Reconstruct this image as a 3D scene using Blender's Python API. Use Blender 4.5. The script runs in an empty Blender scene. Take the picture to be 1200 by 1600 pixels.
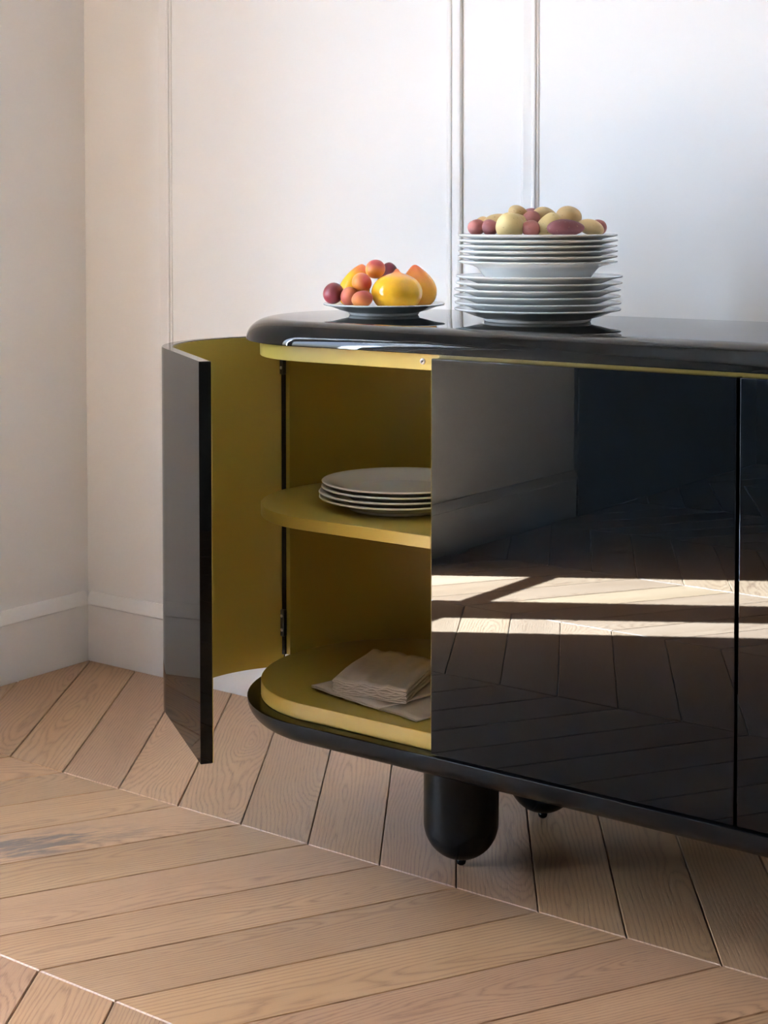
import bpy, bmesh, math, random
import numpy as np
from mathutils import Vector, Matrix
random.seed(7)
S = bpy.context.scene
COL = S.collection
PI = math.pi

# ------------------------------------------------------------------ camera
YAW, PITCH, ROLL = 0.63614616, 0.03844215, -0.00029866
cam_d = bpy.data.cameras.new('camera'); cam = bpy.data.objects.new('camera', cam_d); COL.objects.link(cam)
F = Vector((-math.sin(YAW)*math.cos(PITCH), math.cos(YAW)*math.cos(PITCH), -math.sin(PITCH)))
R = Vector((math.cos(YAW), math.sin(YAW), 0)); U = R.cross(F)
R2 = R*math.cos(ROLL)+U*math.sin(ROLL); U2 = U*math.cos(ROLL)-R*math.sin(ROLL)
cam.matrix_world = Matrix(((R2.x,U2.x,-F.x,2.57772588),(R2.y,U2.y,-F.y,-2.41350847),(R2.z,U2.z,-F.z,0.95),(0,0,0,1)))
cam_d.sensor_fit = 'VERTICAL'; cam_d.sensor_height = 36; cam_d.sensor_width = 27
cam_d.lens = 2532.88/1600*36
cam_d.shift_y = -(800-442.29)/1600
cam_d.clip_start = 0.02
S.camera = cam

# ------------------------------------------------------------------ light and exposure
S.view_settings.view_transform = 'Standard'; S.view_settings.look = 'None'
S.view_settings.gamma = 1; S.view_settings.use_curve_mapping = False
S.view_settings.exposure = 0.58
W = bpy.data.worlds.new('sky'); S.world = W; W.use_nodes = True
wn = W.node_tree; wn.nodes.clear()
sky = wn.nodes.new('ShaderNodeTexSky'); sky.sky_type = 'NISHITA'; sky.sun_disc = False
sky.sun_elevation = math.radians(38); sky.sun_rotation = math.radians(-58); sky.air_density = .75; sky.dust_density = 6.5
bg = wn.nodes.new('ShaderNodeBackground'); bg.inputs['Strength'].default_value = 9.5
wo = wn.nodes.new('ShaderNodeOutputWorld')
wn.links.new(sky.outputs[0], bg.inputs[0]); wn.links.new(bg.outputs[0], wo.inputs[0])
SUN_EL = math.radians(38)
sun_d = bpy.data.lights.new('sun', 'SUN'); sun_d.energy = 1950; sun_d.angle = math.radians(0.53); sun_d.color = (.66, .94, 1.34)
sun = bpy.data.objects.new('sun', sun_d); COL.objects.link(sun)
sd = Vector((.85*math.cos(SUN_EL), -.527*math.cos(SUN_EL), -math.sin(SUN_EL)))
sun.rotation_euler = sd.to_track_quat('-Z', 'Y').to_euler(); sun.location = (-4, 0, 4)
# the French window's own daylight opening, marked as a light portal for the sky
WY0, WY1, WZ1 = -2.30, -1.36, 2.42
pd = bpy.data.lights.new('window_portal', 'AREA'); pd.shape = 'RECTANGLE'; pd.size = WY1-WY0; pd.size_y = WZ1; pd.cycles.is_portal = True
po = bpy.data.objects.new('window_portal', pd); COL.objects.link(po)
po.location = (-.262, (WY0+WY1)/2, WZ1/2); po.rotation_euler = (PI/2, 0, -PI/2)

# ------------------------------------------------------------------ materials
def mat(name, color, rough=.5, **kw):
    m = bpy.data.materials.new(name); m.use_nodes = True
    b = m.node_tree.nodes['Principled BSDF']
    b.inputs['Base Color'].default_value = (*color, 1); b.inputs['Roughness'].default_value = rough
    for k, v in kw.items(): b.inputs[k.replace('_', ' ')].default_value = v
    return m
class NT:
    def __init__(s, m): s.t = m.node_tree; s.b = s.t.nodes['Principled BSDF']
    def n(s, kind, **kw):
        x = s.t.nodes.new('ShaderNode'+kind)
        for k, v in kw.items(): setattr(x, k, v)
        return x
    def l(s, a, b): s.t.links.new(a, b)
    def val(s, x, v):
        if isinstance(v, (int, float)): x.default_value = v
        elif isinstance(v, (tuple, list)): x.default_value = v
        else: s.l(v, x)
    def math(s, op, a, b=0, c=0):
        x = s.n('Math', operation=op); s.val(x.inputs[0], a); s.val(x.inputs[1], b); s.val(x.inputs[2], c); return x.outputs[0]
    def noise(s, vec, scale, detail=3, rough=.5, dist=0):
        x = s.n('TexNoise'); s.l(vec, x.inputs['Vector']); x.inputs['Scale'].default_value = scale; x.inputs['Detail'].default_value = detail
        x.inputs['Roughness'].default_value = rough; x.inputs['Distortion'].default_value = dist; return x.outputs['Fac']
    def ramp(s, fac, *stops):
        x = s.n('ValToRGB'); e = x.color_ramp.elements
        while len(e) < len(stops): e.new(.5)
        for el, (p, c) in zip(e, stops): el.position = p; el.color = (*c, 1) if len(c) == 3 else c
        s.l(fac, x.inputs[0]); return x.outputs['Color']
    def mix(s, fac, a, b, mode='MIX'):
        x = s.n('Mix', data_type='RGBA', blend_type=mode); s.val(x.inputs[0], fac)
        for i, v in ((6, a), (7, b)):
            if isinstance(v, tuple): x.inputs[i].default_value = (*v, 1) if len(v) == 3 else v
            else: s.l(v, x.inputs[i])
        return x.outputs[2]
    def mrange(s, v, a, b, c=0, d=1):
        x = s.n('MapRange'); s.val(x.inputs[0], v)
        for i, q in enumerate((a, b, c, d)): x.inputs[i+1].default_value = q
        return x.outputs[0]
    def comb(s, x, y, z):
        c = s.n('CombineXYZ'); s.val(c.inputs[0], x); s.val(c.inputs[1], y); s.val(c.inputs[2], z); return c.outputs[0]
    def sep(s, v):
        c = s.n('SeparateXYZ'); s.l(v, c.inputs[0]); return c.outputs
    def bump(s, h, strength, dist=.001):
        x = s.n('Bump'); x.inputs['Strength'].default_value = strength; x.inputs['Distance'].default_value = dist
        s.l(h, x.inputs['Height']); s.l(x.outputs[0], s.b.inputs['Normal'])
    def obj(s): return s.n('TexCoord').outputs['Object']
    def pos(s): return s.n('NewGeometry').outputs['Position']
    def rnd(s): return s.n('ObjectInfo').outputs['Random']

def paint(name, col):
    m = mat(name, col, .62); t = NT(m)
    v = t.pos(); a = t.noise(v, 2.2, 4); b = t.noise(v, 160, 2)
    t.l(t.mix(a, tuple(c*.975 for c in col), tuple(min(1, c*1.015) for c in col)), t.b.inputs['Base Color'])
    t.bump(b, .12, .0008); return m
M_WALL = paint('white_wall_paint', (.89, .885, .875))
M_TRIM = paint('white_trim_paint', (.87, .86, .845))
M_DIM = paint('dimming_panel_paint', (.045, .047, .047))  # dark colour stands in for the dimness of the far room
M_GREY = paint('fill_cutting_wall_grey', (.16, .16, .16))  # unseen walls greyed to cut the fill light they bounce back
M_CEIL = paint('ceiling_paint', (.50, .495, .485))

def lacquer(name, col, rough, bump=.02, ior=1.5):
    m = mat(name, col, rough, IOR=ior); t = NT(m); v = t.pos()
    h = t.math('ADD', t.noise(v, 150, 2), t.math('MULTIPLY', t.noise(v, 18, 1), 1.6))
    t.bump(h, bump, .001); return m
M_BLACK = lacquer('black_gloss_lacquer', (.0015, .002, .0025), .012, .0012, 1.215)
M_BLACK_EDGE = lacquer('black_satin_lacquer', (.002, .0025, .003), .26, .004, 1.22)
def yellow():
    m = mat('yellow_satin_lacquer', (.70, .50, .095), .34); t = NT(m); v = t.pos()
    a = t.noise(v, 420, 2); b = t.noise(v, 5, 3)
    t.l(t.mix(b, (.44, .335, .068), (.50, .38, .08)), t.b.inputs['Base Color'])
    t.bump(a, .10, .0006); return m
M_YEL = yellow()
M_STEEL = mat('steel', (.55, .55, .56), .28, Metallic=1.0)
M_HINGE = mat('dark_hinge_metal', (.10, .11, .12), .35, Metallic=.8)
M_HOLE = mat('gap_shade_black', (.008, .008, .008), .5)  # black standing in for the shade in the hinge gap and catch hole

def porcelain():
    m = mat('white_porcelain', (.86, .885, .88), .10, IOR=1.5); t = NT(m)
    v = t.obj(); t.bump(t.noise(v, 26, 2), .03, .001); return m
M_PORC = porcelain()

def wood():
    m = mat('oak_plank', (.5, .34, .22), .42); t = NT(m)
    o = t.obj(); rn = t.rnd(); x, y, z = t.sep(o)[:3]
    r1 = t.math('FRACT', t.math('MULTIPLY', rn, 17.37)); r2 = t.math('FRACT', t.math('MULTIPLY', rn, 71.13)); r3 = t.math('FRACT', t.math('MULTIPLY', rn, 193.7))
    off = t.math('MULTIPLY', rn, 60)
    # growth rings cut by a board that leans across them: cathedral grain
    slow = t.noise(t.comb(t.math('ADD', t.math('MULTIPLY', x, 2.4), off), t.math('MULTIPLY', y, 6), off), 1, 2, .5)
    fine = t.noise(t.comb(t.math('ADD', t.math('MULTIPLY', x, 11), off), t.math('MULTIPLY', y, 75), off), 1, 4, .6)
    yy = t.math('ADD', y, t.math('MULTIPLY', t.math('SUBTRACT', r1, .5), .13))
    yy = t.math('ADD', yy, t.math('MULTIPLY', t.math('SUBTRACT', slow, .5), .035))
    lean = t.math('MULTIPLY', t.math('SUBTRACT', r2, .5), .34)
    zz = t.math('ADD', t.math('MULTIPLY', x, lean), t.math('MULTIPLY', t.math('SUBTRACT', slow, .5), .10))
    zz = t.math('ADD', zz, t.math('MULTIPLY', t.math('SUBTRACT', r3, .4), .06))
    rad = t.math('SQRT', t.math('ADD', t.math('MULTIPLY', yy, yy), t.math('MULTIPLY', zz, zz)))
    rad = t.math('ADD', rad, t.math('MULTIPLY', t.math('SUBTRACT', fine, .5), .0085))
    ring = t.math('FRACT', t.math('MULTIPLY', rad, t.math('ADD', 125, t.math('MULTIPLY', r3, 90))))
    band = t.mrange(t.math('ABSOLUTE', t.math('SUBTRACT', ring, .62)), .0, .40, 1, 0)
    band = t.math('POWER', band, 2.0)
    pores = t.noise(t.comb(t.math('ADD', t.math('MULTIPLY', x, 22), off), t.math('MULTIPLY', y, 620), off), 1, 3, .65)
    pores = t.mrange(pores, .50, .72, 0, 1)
    pb = t.math('MULTIPLY', pores, t.math('ADD', t.math('MULTIPLY', band, .75), .25))
    broad = t.noise(t.comb(t.math('ADD', t.math('MULTIPLY', x, 2.5), off), t.math('MULTIPLY', y, 16), off), 1, 3, .5)
    base = t.mix(broad, (.29, .160, .082), (.445, .272, .152))
    base = t.mix(t.math('MULTIPLY', band, .62), base, (.20, .10, .052))
    base = t.mix(t.math('MULTIPLY', pb, .8), base, (.115, .055, .03))
    tone = t.math('ADD', .84, t.math('MULTIPLY', r1, .28))
    base = t.mix(1.0, base, t.comb(tone, t.math('MULTIPLY', tone, t.math('ADD', .965, t.math('MULTIPLY', r2, .05))), t.math('MULTIPLY', tone, t.math('ADD', .92, t.math('MULTIPLY', r3, .11)))), 'MULTIPLY')
    # one board has a grey mineral streak
    at = t.n('Attribute', attribute_type='OBJECT', attribute_name='mineral_streak')
    px = t.math('SUBTRACT', x, -.055)
    e = t.math('ADD', t.math('POWER', t.math('ABSOLUTE', t.math('DIVIDE', px, .25)), 2), t.math('POWER', t.math('ABSOLUTE', t.math('DIVIDE', t.math('ADD', y, t.math('MULTIPLY', px, .05)), .056)), 2))
    sn = t.noise(t.comb(t.math('MULTIPLY', x, 14), t.math('MULTIPLY', y, 62), 3.3), 1, 4, .6)
    st = t.math('MULTIPLY', t.mrange(sn, .43, .57, 0, 1), t.mrange(e, .4, 1.2, 1, 0))
    st = t.math('MULTIPLY', st, t.math('MULTIPLY', at.outputs['Fac'], t.mrange(pores, 0, 1, .78, 1.0)))
    base = t.mix(st, base, (.085, .075, .07))
    t.l(base, t.b.inputs['Base Color'])
    t.l(t.mrange(broad, 0, 1, .36, .50), t.b.inputs['Roughness'])
    t.bump(t.math('SUBTRACT', t.math('MULTIPLY', band, -.5), pores), .25, .0006)
    return m
M_WOOD = wood()
M_SUB = mat('dark_subfloor', (.05, .032, .022), .8)

def linen():
    m = mat('natural_linen', (.62, .55, .48), .85); t = NT(m); v = t.obj()
    xs, ys, zs = t.sep(v)[:3]
    w = t.n('TexWave', wave_type='BANDS', bands_direction='X'); t.l(v, w.inputs[0]); w.inputs['Scale'].default_value = 320
    w2 = t.n('TexWave', wave_type='BANDS', bands_direction='Y'); t.l(v, w2.inputs[0]); w2.inputs['Scale'].default_value = 320
    a = t.noise(v, 90, 3)
    t.l(t.mix(a, (.66, .60, .545), (.79, .735, .68)), t.b.inputs['Base Color'])
    t.bump(t.math('ADD', t.math('ADD', w.outputs['Fac'], w2.outputs['Fac']), t.math('MULTIPLY', a, 2)), .25, .0005); return m
M_LINEN = linen()

def fruit(name, base, blush, axis, lo, hi, rough=.35, speck=None, nz=.35, patch=30):
    """base colour with a blush that belongs to the fruit: grows along its own axis vector, broken by noise"""
    m = mat(name, base, rough); t = NT(m); v = t.obj()
    vv = t.n('VectorMath', operation='DOT_PRODUCT'); t.l(v, vv.inputs[0]); vv.inputs[1].default_value = axis
    g = t.math('ADD', vv.outputs['Value'], t.math('MULTIPLY', t.math('SUBTRACT', t.noise(v, patch, 3), .5), nz*(hi-lo)))
    c = t.mix(t.mrange(g, lo, hi), base, blush)
    n2 = t.noise(v, 220, 3); c = t.mix(t.mrange(n2, .3, .75, 0, .22), c, tuple(q*.72 for q in base))
    if speck:
        sp = t.mrange(t.noise(v, 420, 1), .66, .74, 0, .6); c = t.mix(sp, c, speck)
    t.l(c, t.b.inputs['Base Color']); t.bump(n2, .08, .0006)
    t.b.inputs['Subsurface Weight'].default_value = .06; t.b.inputs['Subsurface Radius'].default_value = (.006, .003, .0015)
    t.b.inputs['Subsurface Scale'].default_value = 1.0
    return m
M_PEACH = fruit('yellow_peach_skin', (.80, .41, .02), (.72, .17, .06), (0, 0, 1), .021, .034, .14)
M_PEACH2 = fruit('orange_peach_skin', (.78, .35, .025), (.68, .13, .05), (0, 0, 1), .010, .038, .2)
M_APR = fruit('apricot_skin', (.74, .27, .045), (.40, .045, .05), (.5, -.3, 1), -.003, .012, .42)
M_APR2 = fruit('blushed_apricot_skin', (.66, .22, .055), (.33, .045, .06), (-.8, .2, .7), -.010, .009, .42)
M_APR3 = fruit('pink_apricot_skin', (.60, .20, .07), (.42, .075, .07), (-.6, 0, -.5), -.010, .012, .45)
M_PLUM = fruit('dark_red_plum_skin', (.21, .018, .022), (.10, .010, .016), (0, 0, 1), -.01, .02, .40)
def potato_mat(name, a, b, eye):
    m = mat(name, a, .55); t = NT(m); v = t.obj(); off = t.math('MULTIPLY', t.rnd(), 9)
    vv = t.n('VectorMath', operation='ADD'); t.l(v, vv.inputs[0]); t.l(t.comb(off, off, off), vv.inputs[1]); v = vv.outputs[0]
    c = t.mix(t.noise(v, 45, 4), a, b)
    c = t.mix(t.mrange(t.noise(v, 260, 1), .68, .76, 0, .75), c, eye)
    t.l(c, t.b.inputs['Base Color']); t.bump(t.math('ADD', t.noise(v, 60, 3), t.math('MULTIPLY', t.noise(v, 500, 2), .2)), .25, .0015)
    return m
M_POT_Y = potato_mat('yellow_potato_skin', (.50, .345, .15), (.60, .44, .215), (.30, .17, .06))
M_POT_L = potato_mat('pale_yellow_potato_skin', (.58, .44, .18), (.67, .53, .245), (.36, .24, .08))
M_POT_R = potato_mat('red_potato_skin', (.25, .075, .065), (.36, .13, .105), (.14, .04, .04))
M_POT_P = potato_mat('purple_red_potato_skin', (.15, .042, .05), (.24, .075, .075), (.34, .2, .13))
def glass():
    m = bpy.data.materials.new('window_glass'); m.use_nodes = True; t = m.node_tree; t.nodes.clear()
    o = t.nodes.new('ShaderNodeOutputMaterial'); mx = t.nodes.new('ShaderNodeMixShader'); tr = t.nodes.new('ShaderNodeBsdfTransparent')
    gl = t.nodes.new('ShaderNodeBsdfGlossy'); gl.inputs['Roughness'].default_value = 0; fr = t.nodes.new('ShaderNodeFresnel'); ge = t.nodes.new('ShaderNodeNewGeometry'); mi = t.nodes.new('ShaderNodeMapRange'); mi.inputs[3].default_value = 1.5; mi.inputs[4].default_value = 1/1.5   # the ray passes a thin pane, no total reflection inside
    t.links.new(ge.outputs['Backfacing'], mi.inputs[0]); t.links.new(mi.outputs[0], fr.inputs[0])
    tr.inputs[0].default_value = (.97, .985, .98, 1)
    t.links.new(fr.outputs[0], mx.inputs[0]); t.links.new(tr.outputs[0], mx.inputs[1]); t.links.new(gl.outputs[0], mx.inputs[2]); t.links.new(mx.outputs[0], o.inputs[0]); return m
M_GLASS = glass()

# ------------------------------------------------------------------ helpers
def empty(name, loc, label=None, cat=None, group=None, rotz=0, rot=None):
    o = bpy.data.objects.new(name, None); o.location = loc; o.rotation_euler = rot or (0, 0, rotz); o.empty_display_size = .05
    COL.objects.link(o); tag(o, label, cat, group); return o
def tag(o, label=None, cat=None, group=None, kind=None):
    if label: o['label'] = label
    if cat: o['category'] = cat
    if group: o['group'] = group
    if kind: o['kind'] = kind
    return o
def ob(name, mesh, parent=None, loc=(0, 0, 0), rot=(0, 0, 0)):
    o = bpy.data.objects.new(name, mesh); COL.objects.link(o); o.location = loc; o.rotation_euler = rot
    if parent: o.parent = parent
    return o
def mesh(name, vs, fs, m, smooth=True, angle=None):
    me = bpy.data.meshes.new(name); me.from_pydata([tuple(v) for v in vs], [], fs); me.materials.append(m)
    bm = bmesh.new(); bm.from_mesh(me); bmesh.ops.remove_doubles(bm, verts=bm.verts, dist=1e-6); bmesh.ops.recalc_face_normals(bm, faces=bm.faces); bm.to_mesh(me); bm.free()
    if smooth:
        me.polygons.foreach_set('use_smooth', [True]*len(me.polygons))
        me.set_sharp_from_angle(angle=math.radians(angle or 38))
    me.update(); return me
def box_mesh(name, a, b, m, bev=0, seg=2):
    bm = bmesh.new(); bmesh.ops.create_cube(bm, size=1)
    c = [(p+q)/2 for p, q in zip(a, b)]; d = [q-p for p, q in zip(a, b)]
    for v in bm.verts: v.co = Vector((c[0]+v.co.x*d[0], c[1]+v.co.y*d[1], c[2]+v.co.z*d[2]))
    if bev: bmesh.ops.bevel(bm, geom=bm.edges[:], offset=bev, segments=seg, affect='EDGES', profile=.5)
    me = bpy.data.meshes.new(name); bm.to_mesh(me); bm.free(); me.materials.append(m)
    if bev:                                               # only the rounded arrises are smooth, the six faces stay truly flat
        for p in me.polygons: p.use_smooth = max(abs(c) for c in p.normal) < .999
        for ed in me.edges: ed.use_edge_sharp = False
    return me
def box(name, a, b, m, parent=None, bev=0, seg=2, rel=None):
    r = rel or (0, 0, 0)
    return ob(name, box_mesh(name, [p-q for p, q in zip(a, r)], [p-q for p, q in zip(b, r)], m, bev, seg), parent)
def lathe_mesh(name, prof, m, n=64, angle=38):
    vs, fs = [], []; k = len(prof)
    for i in range(n):
        a = 2*PI*i/n
        for (r, z) in prof: vs.append((max(r, 1e-7)*math.cos(a), max(r, 1e-7)*math.sin(a), z))
    for i in range(n):
        j = (i+1) % n
        for q in range(k-1): fs.append((i*k+q, j*k+q, j*k+q+1, i*k+q+1))
    return mesh(name, vs, fs, m, True, angle)
def rings_mesh(name, rings, m, angle=38, capA=True, capB=True):
    n = len(rings[0]); vs = [v for r in rings for v in r]; fs = []
    for k in range(len(rings)-1):
        for i in range(n):
            j = (i+1) % n; fs.append((k*n+i, k*n+j, (k+1)*n+j, (k+1)*n+i))
    if capA: fs.append(tuple(range(n-1, -1, -1)))
    if capB: fs.append(tuple((len(rings)-1)*n+i for i in range(n)))
    return mesh(name, vs, fs, m, True, angle)

# ------------------------------------------------------------------ the room
RX, RY, RZ = 3.70, -4.74, 2.95
def struct(o): o['kind'] = 'structure'; return o
struct(box('wall_back', (-.27, .012, -.06), (RX+.15, .16, RZ), M_WALL))
struct(box('wall_right', (RX, RY-.15, -.06), (RX+.15, .012, RZ), M_GREY))
struct(box('wall_front', (-.27, RY-.15, -.06), (RX, RY, RZ), M_GREY))
struct(box('dimming_panel_front', (0, RY, .0), (RX, RY+.02, .82), M_DIM, None, .003, 1))      # unseen dark panel added to dim the far end and its low light
struct(box('dimming_panel_left', (-.012, RY+.021, .0), (.006, -3.32, .82), M_DIM, None, .003, 1))  # added dark panel, dims the left wall mirrored in the doors
struct(box('ceiling', (-.27, RY-.15, RZ), (RX+.15, .16, RZ+.12), M_CEIL))
def wall_with_opening():
    bm = bmesh.new()
    for (y0, y1, z0, z1) in ((RY, WY0, -.06, RZ), (WY1, .012, -.06, RZ), (WY0, WY1, WZ1, RZ)):
        r = bmesh.ops.create_cube(bm, size=1)
        for v in r['verts']: v.co = Vector((-.141+v.co.x*.258, (y0+y1)/2+v.co.y*(y1-y0), (z0+z1)/2+v.co.z*(z1-z0)))
    me = bpy.data.meshes.new('wall_left'); bm.to_mesh(me); bm.free(); me.materials.append(M_WALL); return struct(ob('wall_left', me))
wall_with_opening()
# French window with two unequal leaves
win = struct(empty('window_1', (-.13, (WY0+WY1)/2, 0)))
wrel = win.location
def wbox(name, y0, y1, z0, z1, x0=-.155, x1=-.105, m=M_TRIM, p=None):
    return box(name, (x0, y0, z0), (x1, y1, z1), m, p or win, .003, 1, rel=wrel)
wbox('jamb', WY0, WY0+.03, 0, WZ1, -.19, -.10); wbox('jamb', WY1-.03, WY1, 0, WZ1, -.19, -.10); wbox('head', WY0+.03, WY1-.03, WZ1-.03, WZ1, -.19, -.10)
MS = -1.743
for (a, b, sa, sb) in ((WY0+.031, MS-.001, .075, .090), (MS+.001, WY1-.031, .090, .078)):
    wbox('stile', a, a+sa, .004, WZ1-.032); wbox('stile', b-sb, b, .004, WZ1-.032)
    wbox('rail', a+sa, b-sb, .004, .11); wbox('rail', a+sa, b-sb, WZ1-.12, WZ1-.032)
    wbox('glazing_bar', a+sa, b-sb, .446, .478, -.148, -.112)
    wbox('pane', a+sa-.004, b-sb+.004, .106, .450, -.132, -.128, M_GLASS); wbox('pane', a+sa-.004, b-sb+.004, .474, WZ1-.116, -.132, -.128, M_GLASS)
struct(box('trim_3', (-.270, WY0, -.06), (-.012, WY1, .002), M_TRIM))      # the window's threshold
struct(box('bounce_ground', (-9, -9, -.20), (-.28, 5, -.05), mat('pale_bounce_ground', (.42, .42, .41), .8)))  # unseen ground added to bounce sunlight up through the window
struct(box('sun_blocking_slab', (-1.42, -4.2, 2.62), (-.275, 1.2, 2.80), M_TRIM, None, .004, 1))   # unseen slab added to keep the sun off the upper window
# floor of chevron oak planks, each board an object of its own
fl = struct(box('floor', (-.012, RY, -.06), (RX, .012, -.013), M_SUB))
SP, X0, J1, RW = .13621594, .49069493, -.52151, .52629
slopes = [-.67, .54, -.64, .57, -.64, .57, -.64, .57, -.64]
def clip(poly, x0, x1):
    for sgn, lim in ((1, x0), (-1, x1)):
        out = []
        for i in range(len(poly)):
            a, b = poly[i], poly[(i+1) % len(poly)]; da, db = sgn*(a[0]-lim), sgn*(b[0]-lim)
            if da >= 0: out.append(a)
            if da*db < 0:
                k = da/(da-db); out.append((lim, a[1]+(b[1]-a[1])*k))
        poly = out
        if len(poly) < 3: return []
    return poly
def area(p): return abs(sum(p[i][0]*p[(i+1) % len(p)][1]-p[(i+1) % len(p)][0]*p[i][1] for i in range(len(p))))/2
def inset(poly, d):
    n = len(poly); out = []; s = sum(poly[i][0]*poly[(i+1) % n][1]-poly[(i+1) % n][0]*poly[i][1] for i in range(n))
    sg = 1 if s > 0 else -1
    for i in range(n):
        p0, p1, p2 = Vector(poly[i-1]), Vector(poly[i]), Vector(poly[(i+1) % n])
        e1 = (p1-p0).normalized(); e2 = (p2-p1).normalized(); n1 = Vector((-e1.y, e1.x))*sg; n2 = Vector((-e2.y, e2.x))*sg
        k = 1+n1.dot(n2); out.append(p1+(n1+n2)*(d/max(k, .15)))
    return out
cache = {}
offs = X0; nplank = 0
row_x = [X0]                                       # phase of the joints along the lower edge of each row
for r in range(len(slopes)):
    ytop = J1+RW*(1-r) if r else .005
    ybot = J1-RW*r
    m = slopes[r]
    if r == 0: xb = X0                              # x on the lower joint
    else: xb = row_x[-1]-m*RW
    xt = xb+m*(ytop-ybot)
    row_x.append(xb)
    k0 = int((-.012-max(xb, xt))/SP)-3; k1 = int((RX-min(xb, xt))/SP)+3
    ang = math.atan2(1, m) if m > 0 else math.atan2(-1, -m)
    for k in range(k0, k1):
        poly = [(xb+k*SP, ybot), (xb+(k+1)*SP, ybot), (xt+(k+1)*SP, ytop), (xt+k*SP, ytop)]
        full = all(-.001 < p[0] < RX-.002 for p in poly)
        cx = xb+(k+.5)*SP+m*(ytop-ybot)/2; cy = (ytop+ybot)/2
        poly = clip(poly, -.001, RX-.002)
        if not poly or area(poly) < .004: continue
        key = r if full else None
        if key is None or key not in cache:
            ca, sa = math.cos(-ang), math.sin(-ang)
            loc = [((p[0]-cx)*ca-(p[1]-cy)*sa, (p[0]-cx)*sa+(p[1]-cy)*ca) for p in poly]
            o1 = inset(loc, .0007); o2 = inset(loc, .0019); n = len(loc)
            vs = [(*p, -.0125) for p in o1]+[(*p, -.0016) for p in o1]+[(*p, 0) for p in o2]
            fs = [tuple(range(n-1, -1, -1)), tuple(2*n+i for i in range(n))]
            for q in range(2): fs += [(q*n+i, q*n+(i+1) % n, (q+1)*n+(i+1) % n, (q+1)*n+i) for i in range(n)]
            me = mesh('plank', vs, fs, M_WOOD, False)
            if key is not None: cache[key] = me
        else: me = cache[key]
        o = ob('plank', me, fl, (cx, cy, random.uniform(-.0004, 0)), (0, 0, ang)); nplank += 1
        o['mineral_streak'] = 1.0 if (r == 1 and abs(xb+(k)*SP-(X0-2.086*SP+2*SP)) < .02) else 0.0
print('planks', nplank)
# baseboards with a sloped cap, and picture-frame mouldings on the back wall
def sweep(name, prof, path, m):
    """prof: (out from the wall, z); path maps (out, z) to each end"""
    ra = [path[0](o, z) for o, z in prof]; rb = [path[1](o, z) for o, z in prof]
    return ob(name, rings_mesh(name, [ra, rb], m, 25))
BB = [(-.012, 0), (0, 0), (0, .121), (.0035, .1235), (.0035, .127), (-.004, .144), (-.008, .1495), (-.012, .150)]
struct(sweep('baseboard_back', BB, (lambda o, z: (-.0, -o, z), lambda o, z: (RX, -o, z)), M_TRIM))
struct(sweep('baseboard_left', BB, (lambda o, z: (o, -.0, z), lambda o, z: (o, WY1, z)), M_TRIM))
struct(sweep('baseboard_left', BB, (lambda o, z: (o, WY0, z), lambda o, z: (o, -3.319, z)), M_TRIM))
struct(box('dimming_panel_right', (RX-.02, RY+.021, .0), (RX, .011, .82), M_DIM, None, .003, 1))  # added dark panel, cuts low light coming from the right
def frame(name, x0, x1, z0, z1):
    prof = [(0, 0), (0, .006), (.002, .009), (.006, .010), (.012, .0085), (.019, .005), (.021, .0045), (.0215, .0075), (.024, .009), (.0275, .009), (.029, .0075), (.0293, .004), (.032, .0035), (.0335, .002), (.034, 0)]
    rings = [[(x0+d, .012-h*.75, z0+d), (x1-d, .012-h*.75, z0+d), (x1-d, .012-h*.75, z1-d), (x0+d, .012-h*.75, z1-d)] for d, h in prof]
    return struct(ob(name, rings_mesh(name, rings, M_TRIM, 20, False, False)))
frame('trim_1', .2115, .9615, .350, 2.62)
frame('trim_2', 1.0870, 3.46, .350, 2.62)

# ------------------------------------------------------------------ the sideboard
CX0, CX1, CY, RXE, RYE = 1.08, 2.45, -.37, .195, .2135
SB = empty('sideboard', ((CX0+CX1)/2, CY, 0), 'long black lacquer sideboard with yellow interior and one curved door standing open', 'sideboard')
B0 = SB.location
def outline(o, z, right=True, xr=None, n=40):
    pts = []
    for i in range(n+1):
        a = PI/2+PI*i/n; pts.append((CX0+(RXE+o)*math.cos(a)-B0.x, CY+(RYE+o)*math.sin(a)-B0.y, z))
    if right:
        for i in range(n+1):
            a = -PI/2+PI*i/n; pts.append((CX1+(RXE+o)*math.cos(a)-B0.x, CY+(RYE+o)*math.sin(a)-B0.y, z))
    else:
        pts += [(xr-B0.x, CY-(RYE+o)-B0.y, z), (xr-B0.x, CY+(RYE+o)-B0.y, z)]
    return pts
def slab(name, prof, m, right=True, xr=None, angle=30):
    return ob(name, rings_mesh(name, [outline(o, z, right, xr) for o, z in prof], m, angle), SB)
OV = .0215
top = [(OV-.004, .768), (OV-.0008, .768), (OV, .7688)]
for i in range(1, 17):
    a = PI/2*i/16; top.append((OV-.044*(1-math.cos(a)), .7688+.0332*math.sin(a)))
slab('top_slab', top, M_BLACK)
base = []
for i in range(0, 17):
    a = PI/2*(1-i/16); base.append((OV-.045*(1-math.cos(a)), .2125-.038*math.sin(a)))
base += [(OV-.0004, .2132), (OV-.0012, .2135), (OV-.004, .2135)]
slab('base_slab', base, M_BLACK_EDGE)
e = .0008
slab('bottom_panel', [(-e, .2136), (0, .2136+e), (0, .2381-e), (-e, .2381)], M_YEL)
slab('top_panel', [(-e, .7437), (0, .7437+e), (0, .768-e), (-e, .768)], M_YEL)
slab('shelf', [(-e-.0005, .4956), (-.0005, .4956+e), (-.0005, .5135-e), (-e-.0005, .5135)], M_YEL, False, 1.3055)
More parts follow.
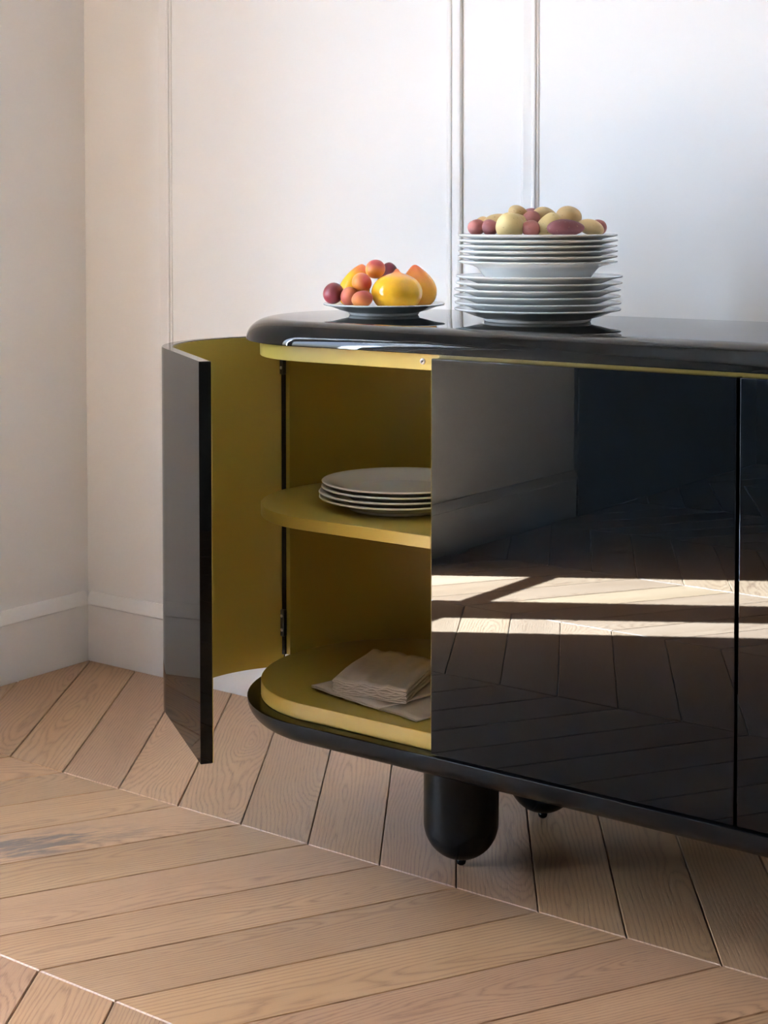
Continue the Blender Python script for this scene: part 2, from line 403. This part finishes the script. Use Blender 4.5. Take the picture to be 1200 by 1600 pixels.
def back_panel():
    n = 40; inn, out = [], []
    for i in range(n+1):
        a = math.radians(90+(184.5-90)*i/n)              # from the left end round the back
        inn.append((CX0+(RXE-.0035)*math.cos(a), CY+(RYE-.0035)*math.sin(a))); out.append((CX0+(RXE+.0085)*math.cos(a), CY+(RYE+.0085)*math.sin(a)))
    inn = inn[::-1]; out = out[::-1]
    for i in range(n+1):
        a = math.radians(90-(171-90)*i/n)
        inn.append((CX1+(RXE-.0035)*math.cos(a), CY+(RYE-.0035)*math.sin(a))); out.append((CX1+(RXE+.0085)*math.cos(a), CY+(RYE+.0085)*math.sin(a)))
    loop = inn+out[::-1]
    return ob('back_panel', rings_mesh('back_panel', [[(x-B0.x, y-B0.y, z) for x, y in loop] for z in (.2386, .7432)], M_YEL, 30), SB)
back_panel()
box('divider', (1.3062, -.5832, .2385), (1.3242, -.157, .7433), M_YEL, SB, .0006, 1, rel=B0)
box('divider', (2.2060, -.5832, .2385), (2.2240, -.157, .7433), M_YEL, SB, .0006, 1, rel=B0)
# flat closed doors
DZ0, DZ1, DY0, DY1 = .2158, .7619, -.6015, -.5841
for (a, b) in ((1.3193, 1.7660), (1.7700, 2.2145)):
    box('door', (a, DY0, DZ0), (b, DY1, DZ1), M_BLACK, SB, .0011, 2, rel=B0)
# curved doors: a bent leaf with a yellow lining on its inner face
DC = Vector((1.08, -.3885))
def bent(ro, ri, xe, a0, n=36, flip=None):
    outp, inp = [], []
    for i in range(n+1):
        a = math.radians(a0+(270-a0)*i/n)
        outp.append((DC.x+ro*math.cos(a), DC.y+ro*math.sin(a))); inp.append((DC.x+ri*math.cos(a), DC.y+ri*math.sin(a)))
    outp.append((xe, DC.y-ro)); inp.append((xe, DC.y-ri)); return outp, inp
TH = math.radians(-34.65); TT = Vector((-.0596, -.1233))
def swing(p):
    v = Vector(p)-DC; c, s = math.cos(TH), math.sin(TH)
    return (c*v.x-s*v.y+DC.x+TT.x, s*v.x+c*v.y+DC.y+TT.y)
def mirror(p): return (2*B0.x-p[0], p[1])
def leaf(name, ro, ri, xe, z0, z1, m, tf, parent, a0=173, bev=.001):
    def loop(d):
        o, i = bent(ro-d, ri+d, xe-d, a0+.3*d/.001)
        return [tf(p) for p in o]+[tf(p) for p in i[::-1]]
    def lift(pts, z): return [(x-B0.x, y-B0.y, z) for x, y in pts]
    rings = [lift(loop(bev), z0), lift(loop(0), z0+bev), lift(loop(0), z1-bev), lift(loop(bev), z1)]
    return ob(name, rings_mesh(name, rings, m, 28), parent)
d1 = leaf('door', .213, .1962, 1.316, DZ0, DZ1, M_BLACK, swing, SB); tag(d1, 'curved end door standing open, black outside')
lin = leaf('inner_lining', .1961, .195, 1.3155, DZ0+.0006, DZ1-.0012, M_YEL, swing, d1, 173.6, .0003); tag(lin, 'yellow inner face of the open door')
leaf('door', .213, .1962, 1.316, DZ0, DZ1, M_BLACK, mirror, SB)
for zc in (.722, .292):                                # hinge bodies in the gap between the open door and the back panel
    h = ob('hinge', box_mesh('hinge', (-.0045, -.0045, -.022), (.0045, .0035, .022), M_HINGE, .0012, 1), SB, (.8815-B0.x, -.3935-B0.y, zc), (0, 0, math.radians(-10)))
    for dz in (-.011, .012):
        ob('screw', lathe_mesh('screw', [(0, -.001), (.0026, -.001), (.0026, .0008), (.0018, .0014), (0, .0009)], M_STEEL, 12), h, (.0005, -.0048, dz), (PI/2, 0, 0))
box('hinge_gap_shade', (.8765, -.3925, .2388), (.8825, -.3875, .7430), M_HOLE, SB, .0004, 1, rel=B0)  # black strip laid where the gap by the hinges is in shade
# catch in the yellow rail
cat = ob('door_catch', lathe_mesh('door_catch', [(0, -.003), (.0044, -.003), (.0044, .0006), (.0040, .0011), (.0033, .0011), (.0031, .0005), (.0028, .0005), (.0026, .0014), (.0020, .0016), (.0014, .0012), (.0013, -.001), (0, -.001)], M_STEEL, 28), SB, (1.2926-B0.x, -.5835-B0.y, .7558), (PI/2, 0, 0)); tag(cat, 'small steel door catch')
ob('catch_hole', lathe_mesh('catch_hole', [(0, -.0009), (.00135, -.0009), (.00135, .0004), (0, .0004)], M_HOLE, 14), cat)  # black plug, the hole's darkness put into its colour
# legs: fat round-bottomed posts on little glides
LT = .1745
leg_prof = [(0, .0105)]+[(.0555*math.sin(PI/2*i/18), .0105+.0555*(1-math.cos(PI/2*i/18))) for i in range(1, 19)]+[(.0555, LT), (0, LT)]
leg_me = lathe_mesh('leg', leg_prof, M_BLACK_EDGE, 48)
gl_me = lathe_mesh('glide', [(0, 0), (.004, .0003), (.0066, .0025), (.0076, .006), (.0066, .0095), (.004, .0118), (0, .0125)], M_BLACK, 20)
for (x, y) in ((1.268, -.449), (1.268, -.215), (2.262, -.449), (2.262, -.215)):
    l = ob('leg', leg_me, SB, (x-B0.x, y-B0.y, 0)); ob('glide', gl_me, l)

# ------------------------------------------------------------------ plates
def plate_prof(rf, rr, h, t=.0042, flange=.0, foot=.0022, well=None):
    """outer profile up from the foot ring to the rim, back down the inside"""
    return [(0, foot), (rf-.006, foot), (rf-.0055, .0003), (rf-.004, 0), (rf-.0012, 0), (rf, .0010), (rf+.0012, foot+.0022),
            (rf+(rr-rf)*.35, foot+(h-foot)*.36), (rf+(rr-rf)*.7, foot+(h-foot)*.70), (rr-.003, h-.0030), (rr-.0009, h-.0024), (rr, h-.0010), (rr-.0008, h), (rr-.003, h+.0003),
            (rf+(rr-rf)*.7, foot+(h-foot)*.70+.0030), (rf+(rr-rf)*.35, foot+(h-foot)*.36+.0032), (rf+.004, foot+.0043), (rf-.004, foot+.0034), (0, foot+.0032)]
SQ = YAW
me_dinner = lathe_mesh('dinner_plate', plate_prof(.0785, .1225, .0195), M_PORC, 96, 50)
soup = [(0, .002), (.066, .002), (.0665, .0003), (.068, 0), (.0705, 0), (.072, .001), (.0735, .004), (.0795, .0125), (.0855, .0205), (.090, .0252), (.096, .0278), (.106, .0300), (.1145, .0320),
        (.1164, .0327), (.1171, .0338), (.1165, .0347), (.1145, .0350), (.105, .0335), (.0945, .0313), (.0875, .0278), (.082, .0215), (.077, .0140), (.0745, .0105), (.0715, .0066), (.066, .0056), (0, .0054)]
me_soup = lathe_mesh('soup_plate', soup, M_PORC, 96, 50)
me_side = lathe_mesh('side_plate', plate_prof(.0548, .0957, .0185), M_PORC, 96, 50)
TZ = .8021
def thing_mesh(name, me, loc, label, cat, group=None, rot=(0, 0, 0)): return tag(ob(name, me, None, loc, rot), label, cat, group)
ordn = ['bottom', 'second from the bottom', 'third from the bottom', 'fourth from the bottom', 'fifth from the bottom', 'topmost']
SX, SY = 1.3420, -.3600
jit = [(.0, .0), (.0005, -.001), (-.0008, .0004), (-.0004, .0), (.0018, .0), (.0022, .0005)]
for i in range(6):
    j = jit[i]; v = Vector((SX, SY, 0))+R*j[0]
    lab = ['white dinner plate lying directly on the black top, lowest of the tall stack', 'white dinner plate second from the bottom of the tall stack',
           'white dinner plate third from the bottom of the tall stack', 'white dinner plate fourth from the bottom of the tall stack',
           'white dinner plate fifth from the bottom of the tall stack', 'white dinner plate right under the deep plates, topmost of the wide plates'][i]
    thing_mesh('dinner_plate', me_dinner, (v.x, v.y, TZ+.0097*i), lab, 'plate', 'wide dinner plates in the tall stack', (0, 0, i*.7))
UZ = TZ+.0097*5+.0058
us = [.0, -.0003, .0003, -.0006, .0004, -.0002]
for i in range(6):
    v = Vector((SX, SY, 0))+R*us[i]
    lab = ['white deep plate with its bowl showing, lowest of the deep plates in the tall stack', 'white deep plate second from the bottom of the upper group in the tall stack',
           'white deep plate third from the bottom of the upper group in the tall stack', 'white deep plate third from the top of the tall stack',
           'white deep plate just under the one holding the potatoes', 'white deep plate holding the potatoes on top of the tall stack'][i]
    thing_mesh('soup_plate', me_soup, (v.x, v.y, UZ+.0078*i), lab, 'plate', 'deep plates in the tall stack', (0, 0, i*.9))
PX, PY = 1.0640, -.3640
thing_mesh('side_plate', me_side, (PX, PY, TZ), 'small white plate holding the peaches and apricots', 'plate')
for i in range(4):
    v = Vector((1.141, -.424, 0))+R*[-.003, -.0035, .0006, .001][i]
    lab = ['white plate lying on the yellow shelf, lowest of the four in the cupboard', 'white plate second from the bottom of the four in the cupboard',
           'white plate just under the topmost of the four in the cupboard', 'topmost of the four white plates on the yellow shelf, its face showing'][i]
    thing_mesh('dinner_plate', me_dinner if i else me_dinner, (v.x, v.y, .5136+.0079*i), lab, 'plate', 'plates on the cupboard shelf', (0, 0, i*1.3))

# ------------------------------------------------------------------ fruit on the small plate
Fh = Vector((-math.sin(YAW), math.cos(YAW), 0))
def place(cx, cy, u, v, z): p = Vector((cx, cy, 0))+R*u+Fh*v; return (p.x, p.y, z)
def blob(name, m, prof, n=40, groove=0, gang=0, lump=0, seed=0, squash=(1, 1)):
    """closed body of revolution with an optional seam groove and soft lumps"""
    rnd = random.Random(seed); ph = [rnd.uniform(0, 6.28) for _ in range(6)]
    vs, fs = [], []; k = len(prof)
    for i in range(n):
        a = 2*PI*i/n; d = (a-gang+PI) % (2*PI)-PI
        for q, (r, z) in enumerate(prof):
            t = q/(k-1)
            g = 1-groove*math.exp(-(d/.13)**2)*math.sin(PI*t)
            l = 1+lump*(math.sin(2*a+ph[0]+3*t)*.6+math.sin(3*a+ph[1]-4*t)*.4+math.sin(5*t*2+ph[2]+a)*.5)
            vs.append((r*g*l*math.cos(a)*squash[0], r*g*l*math.sin(a)*squash[1], z))
    for i in range(n):
        j = (i+1) % n
        for q in range(k-1): fs.append((i*k+q, j*k+q, j*k+q+1, i*k+q+1))
    return mesh(name, vs, fs, m, True, 70)
def smoothp(pts, n=34):
    """Catmull-Rom through (r,z) points"""
    P = [pts[0]]+pts+[pts[-1]]; out = []
    per = max(2, n//(len(pts)-1))
    for i in range(1, len(P)-2):
        for s in range(per):
            t = s/per; p0, p1, p2, p3 = P[i-1], P[i], P[i+1], P[i+2]
            out.append(tuple(.5*((2*p1[c])+(-p0[c]+p2[c])*t+(2*p0[c]-5*p1[c]+4*p2[c]-p3[c])*t*t+(-p0[c]+3*p1[c]-3*p2[c]+p3[c])*t**3) for c in (0, 1)))
    out.append(pts[-1]); return [(max(r, 0.0), z) for r, z in out]
def sphere_prof(r, h, n=20, top=1.0):
    return [(r*math.sin(PI*i/n), -h*math.cos(PI*i/n)) for i in range(n+1)]
def fruit_obj(name, me, u, v, z, label, cat, group, rot=(0, 0, 0)):
    return thing_mesh(name, me, place(PX, PY, u, v, z), label, cat, group, (rot[0], rot[1], rot[2]+YAW))
pz = TZ+.0056
onion = smoothp([(0, 0), (.018, .0008), (.030, .007), (.037, .017), (.0395, .029), (.0375, .039), (.032, .0475), (.0255, .0530), (.016, .0578), (.0088, .0602), (.0052, .0625), (.0032, .0655), (.0013, .0675), (0, .0678)], 52)
onion = [(r, z*.955-.0278) for r, z in onion]
fruit_obj('peach', blob('peach', M_PEACH, onion, 56, .05, -.30), .020, -.034, pz+.0312, 'big glossy yellow pointed peach in front on the small plate', 'peach', 'peaches on the small plate')
ogive = smoothp([(0, .0), (.014, .001), (.0245, .010), (.0285, .024), (.0265, .038), (.020, .051), (.0125, .061), (.0065, .0675), (.0028, .0705), (0, .0712)], 44)
ogive = [(r, z*.955-.0278) for r, z in ogive]
fruit_obj('peach', blob('peach', M_PEACH2, ogive, 56, .05, -.9, squash=(1.06, 1)), .0535, .026, pz+.0325, 'tall orange-yellow pointed peach at the right end of the small plate', 'peach', 'peaches on the small plate', (0, -.13, 0))
ov2 = smoothp([(0, .0), (.012, .001), (.021, .010), (.0245, .022), (.0235, .036), (.019, .050), (.013, .062), (.007, .070), (.003, .0735), (0, .0742)], 44)
ov2 = [(r, z*.955-.0278) for r, z in ov2]
fruit_obj('peach', blob('peach', M_PEACH, ov2, 56, .05, -1.9), -.047, .030, pz+.0322, 'leaning yellow pointed peach behind the apricots', 'peach', 'peaches on the small plate', (0, .33, 0))
def apr(m, a, h, seed, gang): return blob('apricot', m, sphere_prof(a, h), 40, .05, gang, .012, seed)
fruit_obj('plum', blob('plum', M_PLUM, sphere_prof(.0160, .0172), 40, .03, 1.2, .015, 3), -.0795, -.006, .8362, 'dark red plum at the left edge of the small plate', 'plum', None, (.2, .5, 0))
fruit_obj('apricot', apr(M_APR3, .0140, .0150, 5, .4), -.0535, -.0325, .8325, 'pinkish apricot between the dark plum and the front apricot', 'apricot', 'apricots on the small plate', (.1, .2, 0))
fruit_obj('apricot', apr(M_APR2, .0132, .0168, 6, 2.6), -.0335, -.0555, .8295, 'pink-blushed apricot lowest in front beside the big yellow peach', 'apricot', 'apricots on the small plate', (0, 1.35, .2))
fruit_obj('apricot', apr(M_APR, .0160, .0150, 7, -.6), -.0345, -.026, .8535, 'orange apricot with a red shoulder in the middle of the heap', 'apricot', 'apricots on the small plate', (.15, .75, 0))
fruit_obj('apricot', apr(M_APR, .0158, .0150, 8, 1.9), -.0135, -.006, .8742, 'orange apricot lying on top of the heap', 'apricot', 'apricots on the small plate', (-.1, -.25, 0))
fruit_obj('plum', blob('plum', M_PLUM, sphere_prof(.0190, .0360), 40, .03, 1.2, .015, 4), .0080, .047, .8475, 'dark red plum peeping out behind the big yellow peach', 'plum', None, (0, 0, .4))

# ------------------------------------------------------------------ potatoes on the tall stack
def potato(u, v, z, a, b, c, tilt, m, label, seed):
    pr = sphere_prof(1, 1, 22)
    me = blob('potato', m, pr, 36, 0, 0, .06, seed)
    for vv in me.vertices:                                # stretch along its long axis (local x), slight taper
        x, y, zz = vv.co.z, vv.co.y, vv.co.x
        k = 1+.10*x*math.sin(seed*1.7)
        vv.co = Vector((x*a, y*b*k, zz*c*k))
    p = place(SX, SY, u, v, z)
    o = ob('potato', me, None, p); o.matrix_world = Matrix.Translation(p) @ Matrix.Rotation(YAW, 4, 'Z') @ Matrix.Rotation(-tilt, 4, 'Y') @ Matrix.Rotation(.2*math.sin(seed), 4, 'Z')
    return tag(o, label, 'potato', 'potatoes on the tall stack')
POT = [
 (-.0905, -.010, .9402, .0130, .0135, .0118, .2, M_POT_R, 'small red potato at the left end of the pile'),
 (-.0715, -.034, .9395, .0120, .0120, .0125, .4, M_POT_P, 'small dark red potato second from the left in front'),
 (-.0445, -.046, .9415, .0208, .0190, .0205, .5, M_POT_L, 'large pale yellow potato in front, left of centre'),
 (-.0600, .006, .9480, .0200, .0170, .0125, .1, M_POT_Y, 'yellow potato behind and left of the large pale one'),
 (-.0780, .036, .9440, .0130, .0140, .0120, .0, M_POT_Y, 'small yellow potato at the back left of the pile'),
 (-.0265, .010, .9610, .0165, .0130, .0108, -.38, M_POT_Y, 'yellow potato at the very top left of the pile'),
 (-.0085, .036, .9560, .0140, .0140, .0130, .0, M_POT_P, 'red potato behind the top yellow one, mostly hidden'),
 (-.0120, -.008, .9500, .0165, .0140, .0135, .7, M_POT_R, 'red potato in the middle, under the top yellow one'),
 (-.0140, -.052, .9380, .0130, .0130, .0140, .9, M_POT_R, 'round red potato in front, centre of the pile'),
 (-.0300, -.012, .9450, .0180, .0150, .0150, -.3, M_POT_Y, 'yellow potato just behind the large pale one'),
 (.0085, -.046, .9395, .0255, .0140, .0150, .92, M_POT_L, 'long pale potato standing slantwise in front, centre'),
 (.0120, .006, .9575, .0190, .0150, .0118, -.28, M_POT_Y, 'yellow potato on top, right of centre'),
 (.0345, -.062, .9395, .0280, .0140, .0120, .0, M_POT_P, 'long dark red potato lying in front, right of centre'),
 (.0460, .004, .9550, .0195, .0170, .0165, -.2, M_POT_Y, 'plump yellow potato at the top right of the pile'),
 (.0735, -.036, .9400, .0200, .0140, .0118, -.3, M_POT_Y, 'yellow potato in front towards the right end'),
 (.0895, -.002, .9398, .0120, .0130, .0125, -.2, M_POT_R, 'red potato at the right end of the pile'),
 (-.0745, -.004, .9420, .0095, .0095, .0085, .0, M_POT_R, 'tiny red potato peeping out between the two left ones'),
 (.0400, -.028, .9410, .0130, .0110, .0105, .0, M_POT_P, 'small red potato peeping out behind the long dark red one'),
]
for i, t in enumerate(POT): potato(*t, i+2)

# ------------------------------------------------------------------ linen napkins on the cupboard bottom
def napkin(name, loc, ang, w, dep, layers, gap, th, label, seed, open_l=0, wav=.0012, curl=.0, shear=0):
    rnd = random.Random(seed); ph = [rnd.uniform(0, 6.28) for _ in range(layers*2+4)]
    def section(s):                                       # one continuous strip folded back and forth
        pts = []; nn = 16
        for k in range(layers):
            z = th+gap*k; rng = range(nn+1) if k % 2 == 0 else range(nn, -1, -1)
            wl = w*(1-.02*abs(math.sin(ph[k])))
            for q in rng:
                x = -wl/2+wl*q/nn
                zz = z+wav*math.sin(q*1.15+ph[k]+s*1.7)*min(1, k*.6)+wav*.7*math.sin(q*2.3+ph[k+1])*min(1, k*.5)
                zz += curl*k*math.exp(-((x-w/2)/.02)**2)*-.25
                pts.append((x, zz))
            if k < layers-1:                              # the rounded fold
                sx = 1 if k % 2 == 0 else -1
                for a in (-45, 0, 45):
                    pts.append((sx*(wl/2+gap*.55*math.cos(math.radians(a))), z+gap/2+gap/2*math.sin(math.radians(a))))
        return pts
    nd = 12; rows = []
    for d in range(nd+1):
        s = d/nd; sec = section(s)
        rows.append([(x+shear*(dep*s-dep/2)+.0025*math.sin(s*4+ph[1]), -dep/2+dep*s+.0015*math.sin(x*90+ph[2]), z+.0008*math.sin(s*9+x*40)*(z/(gap*layers+th))) for x, z in sec])
    n = len(rows[0]); vs = [v for r in rows for v in r]
    fs = [(a*n+i, a*n+i+1, (a+1)*n+i+1, (a+1)*n+i) for a in range(nd) for i in range(n-1)]
    me = mesh(name, vs, fs, M_LINEN, True, 80)
    o = ob(name, me, None, loc, (0, 0, ang))
    so = o.modifiers.new('cloth', 'SOLIDIFY'); so.thickness = th; so.offset = 0
    return tag(o, label, 'napkin', 'linen napkins in the cupboard')
NZ = .2388
napkin('napkin', (1.204, -.462, NZ), -.17, .155, .165, 2, .0022, .0012, 'lowest beige linen napkin lying flat, its corner reaching the closed door', 1, wav=.0006)
napkin('napkin', (1.135, -.4635, NZ+.0042), -.20, .150, .155, 2, .0030, .0012, 'thin beige linen napkin between the two others, its fold sticking out to the left', 2, wav=.0012)
napkin('napkin', (1.133, -.447, NZ+.0100), .10, .124, .175, 7, .0030, .0013, 'top beige linen napkin folded thick, wavy folded edge to the front', 3, wav=.0012, shear=-.22)
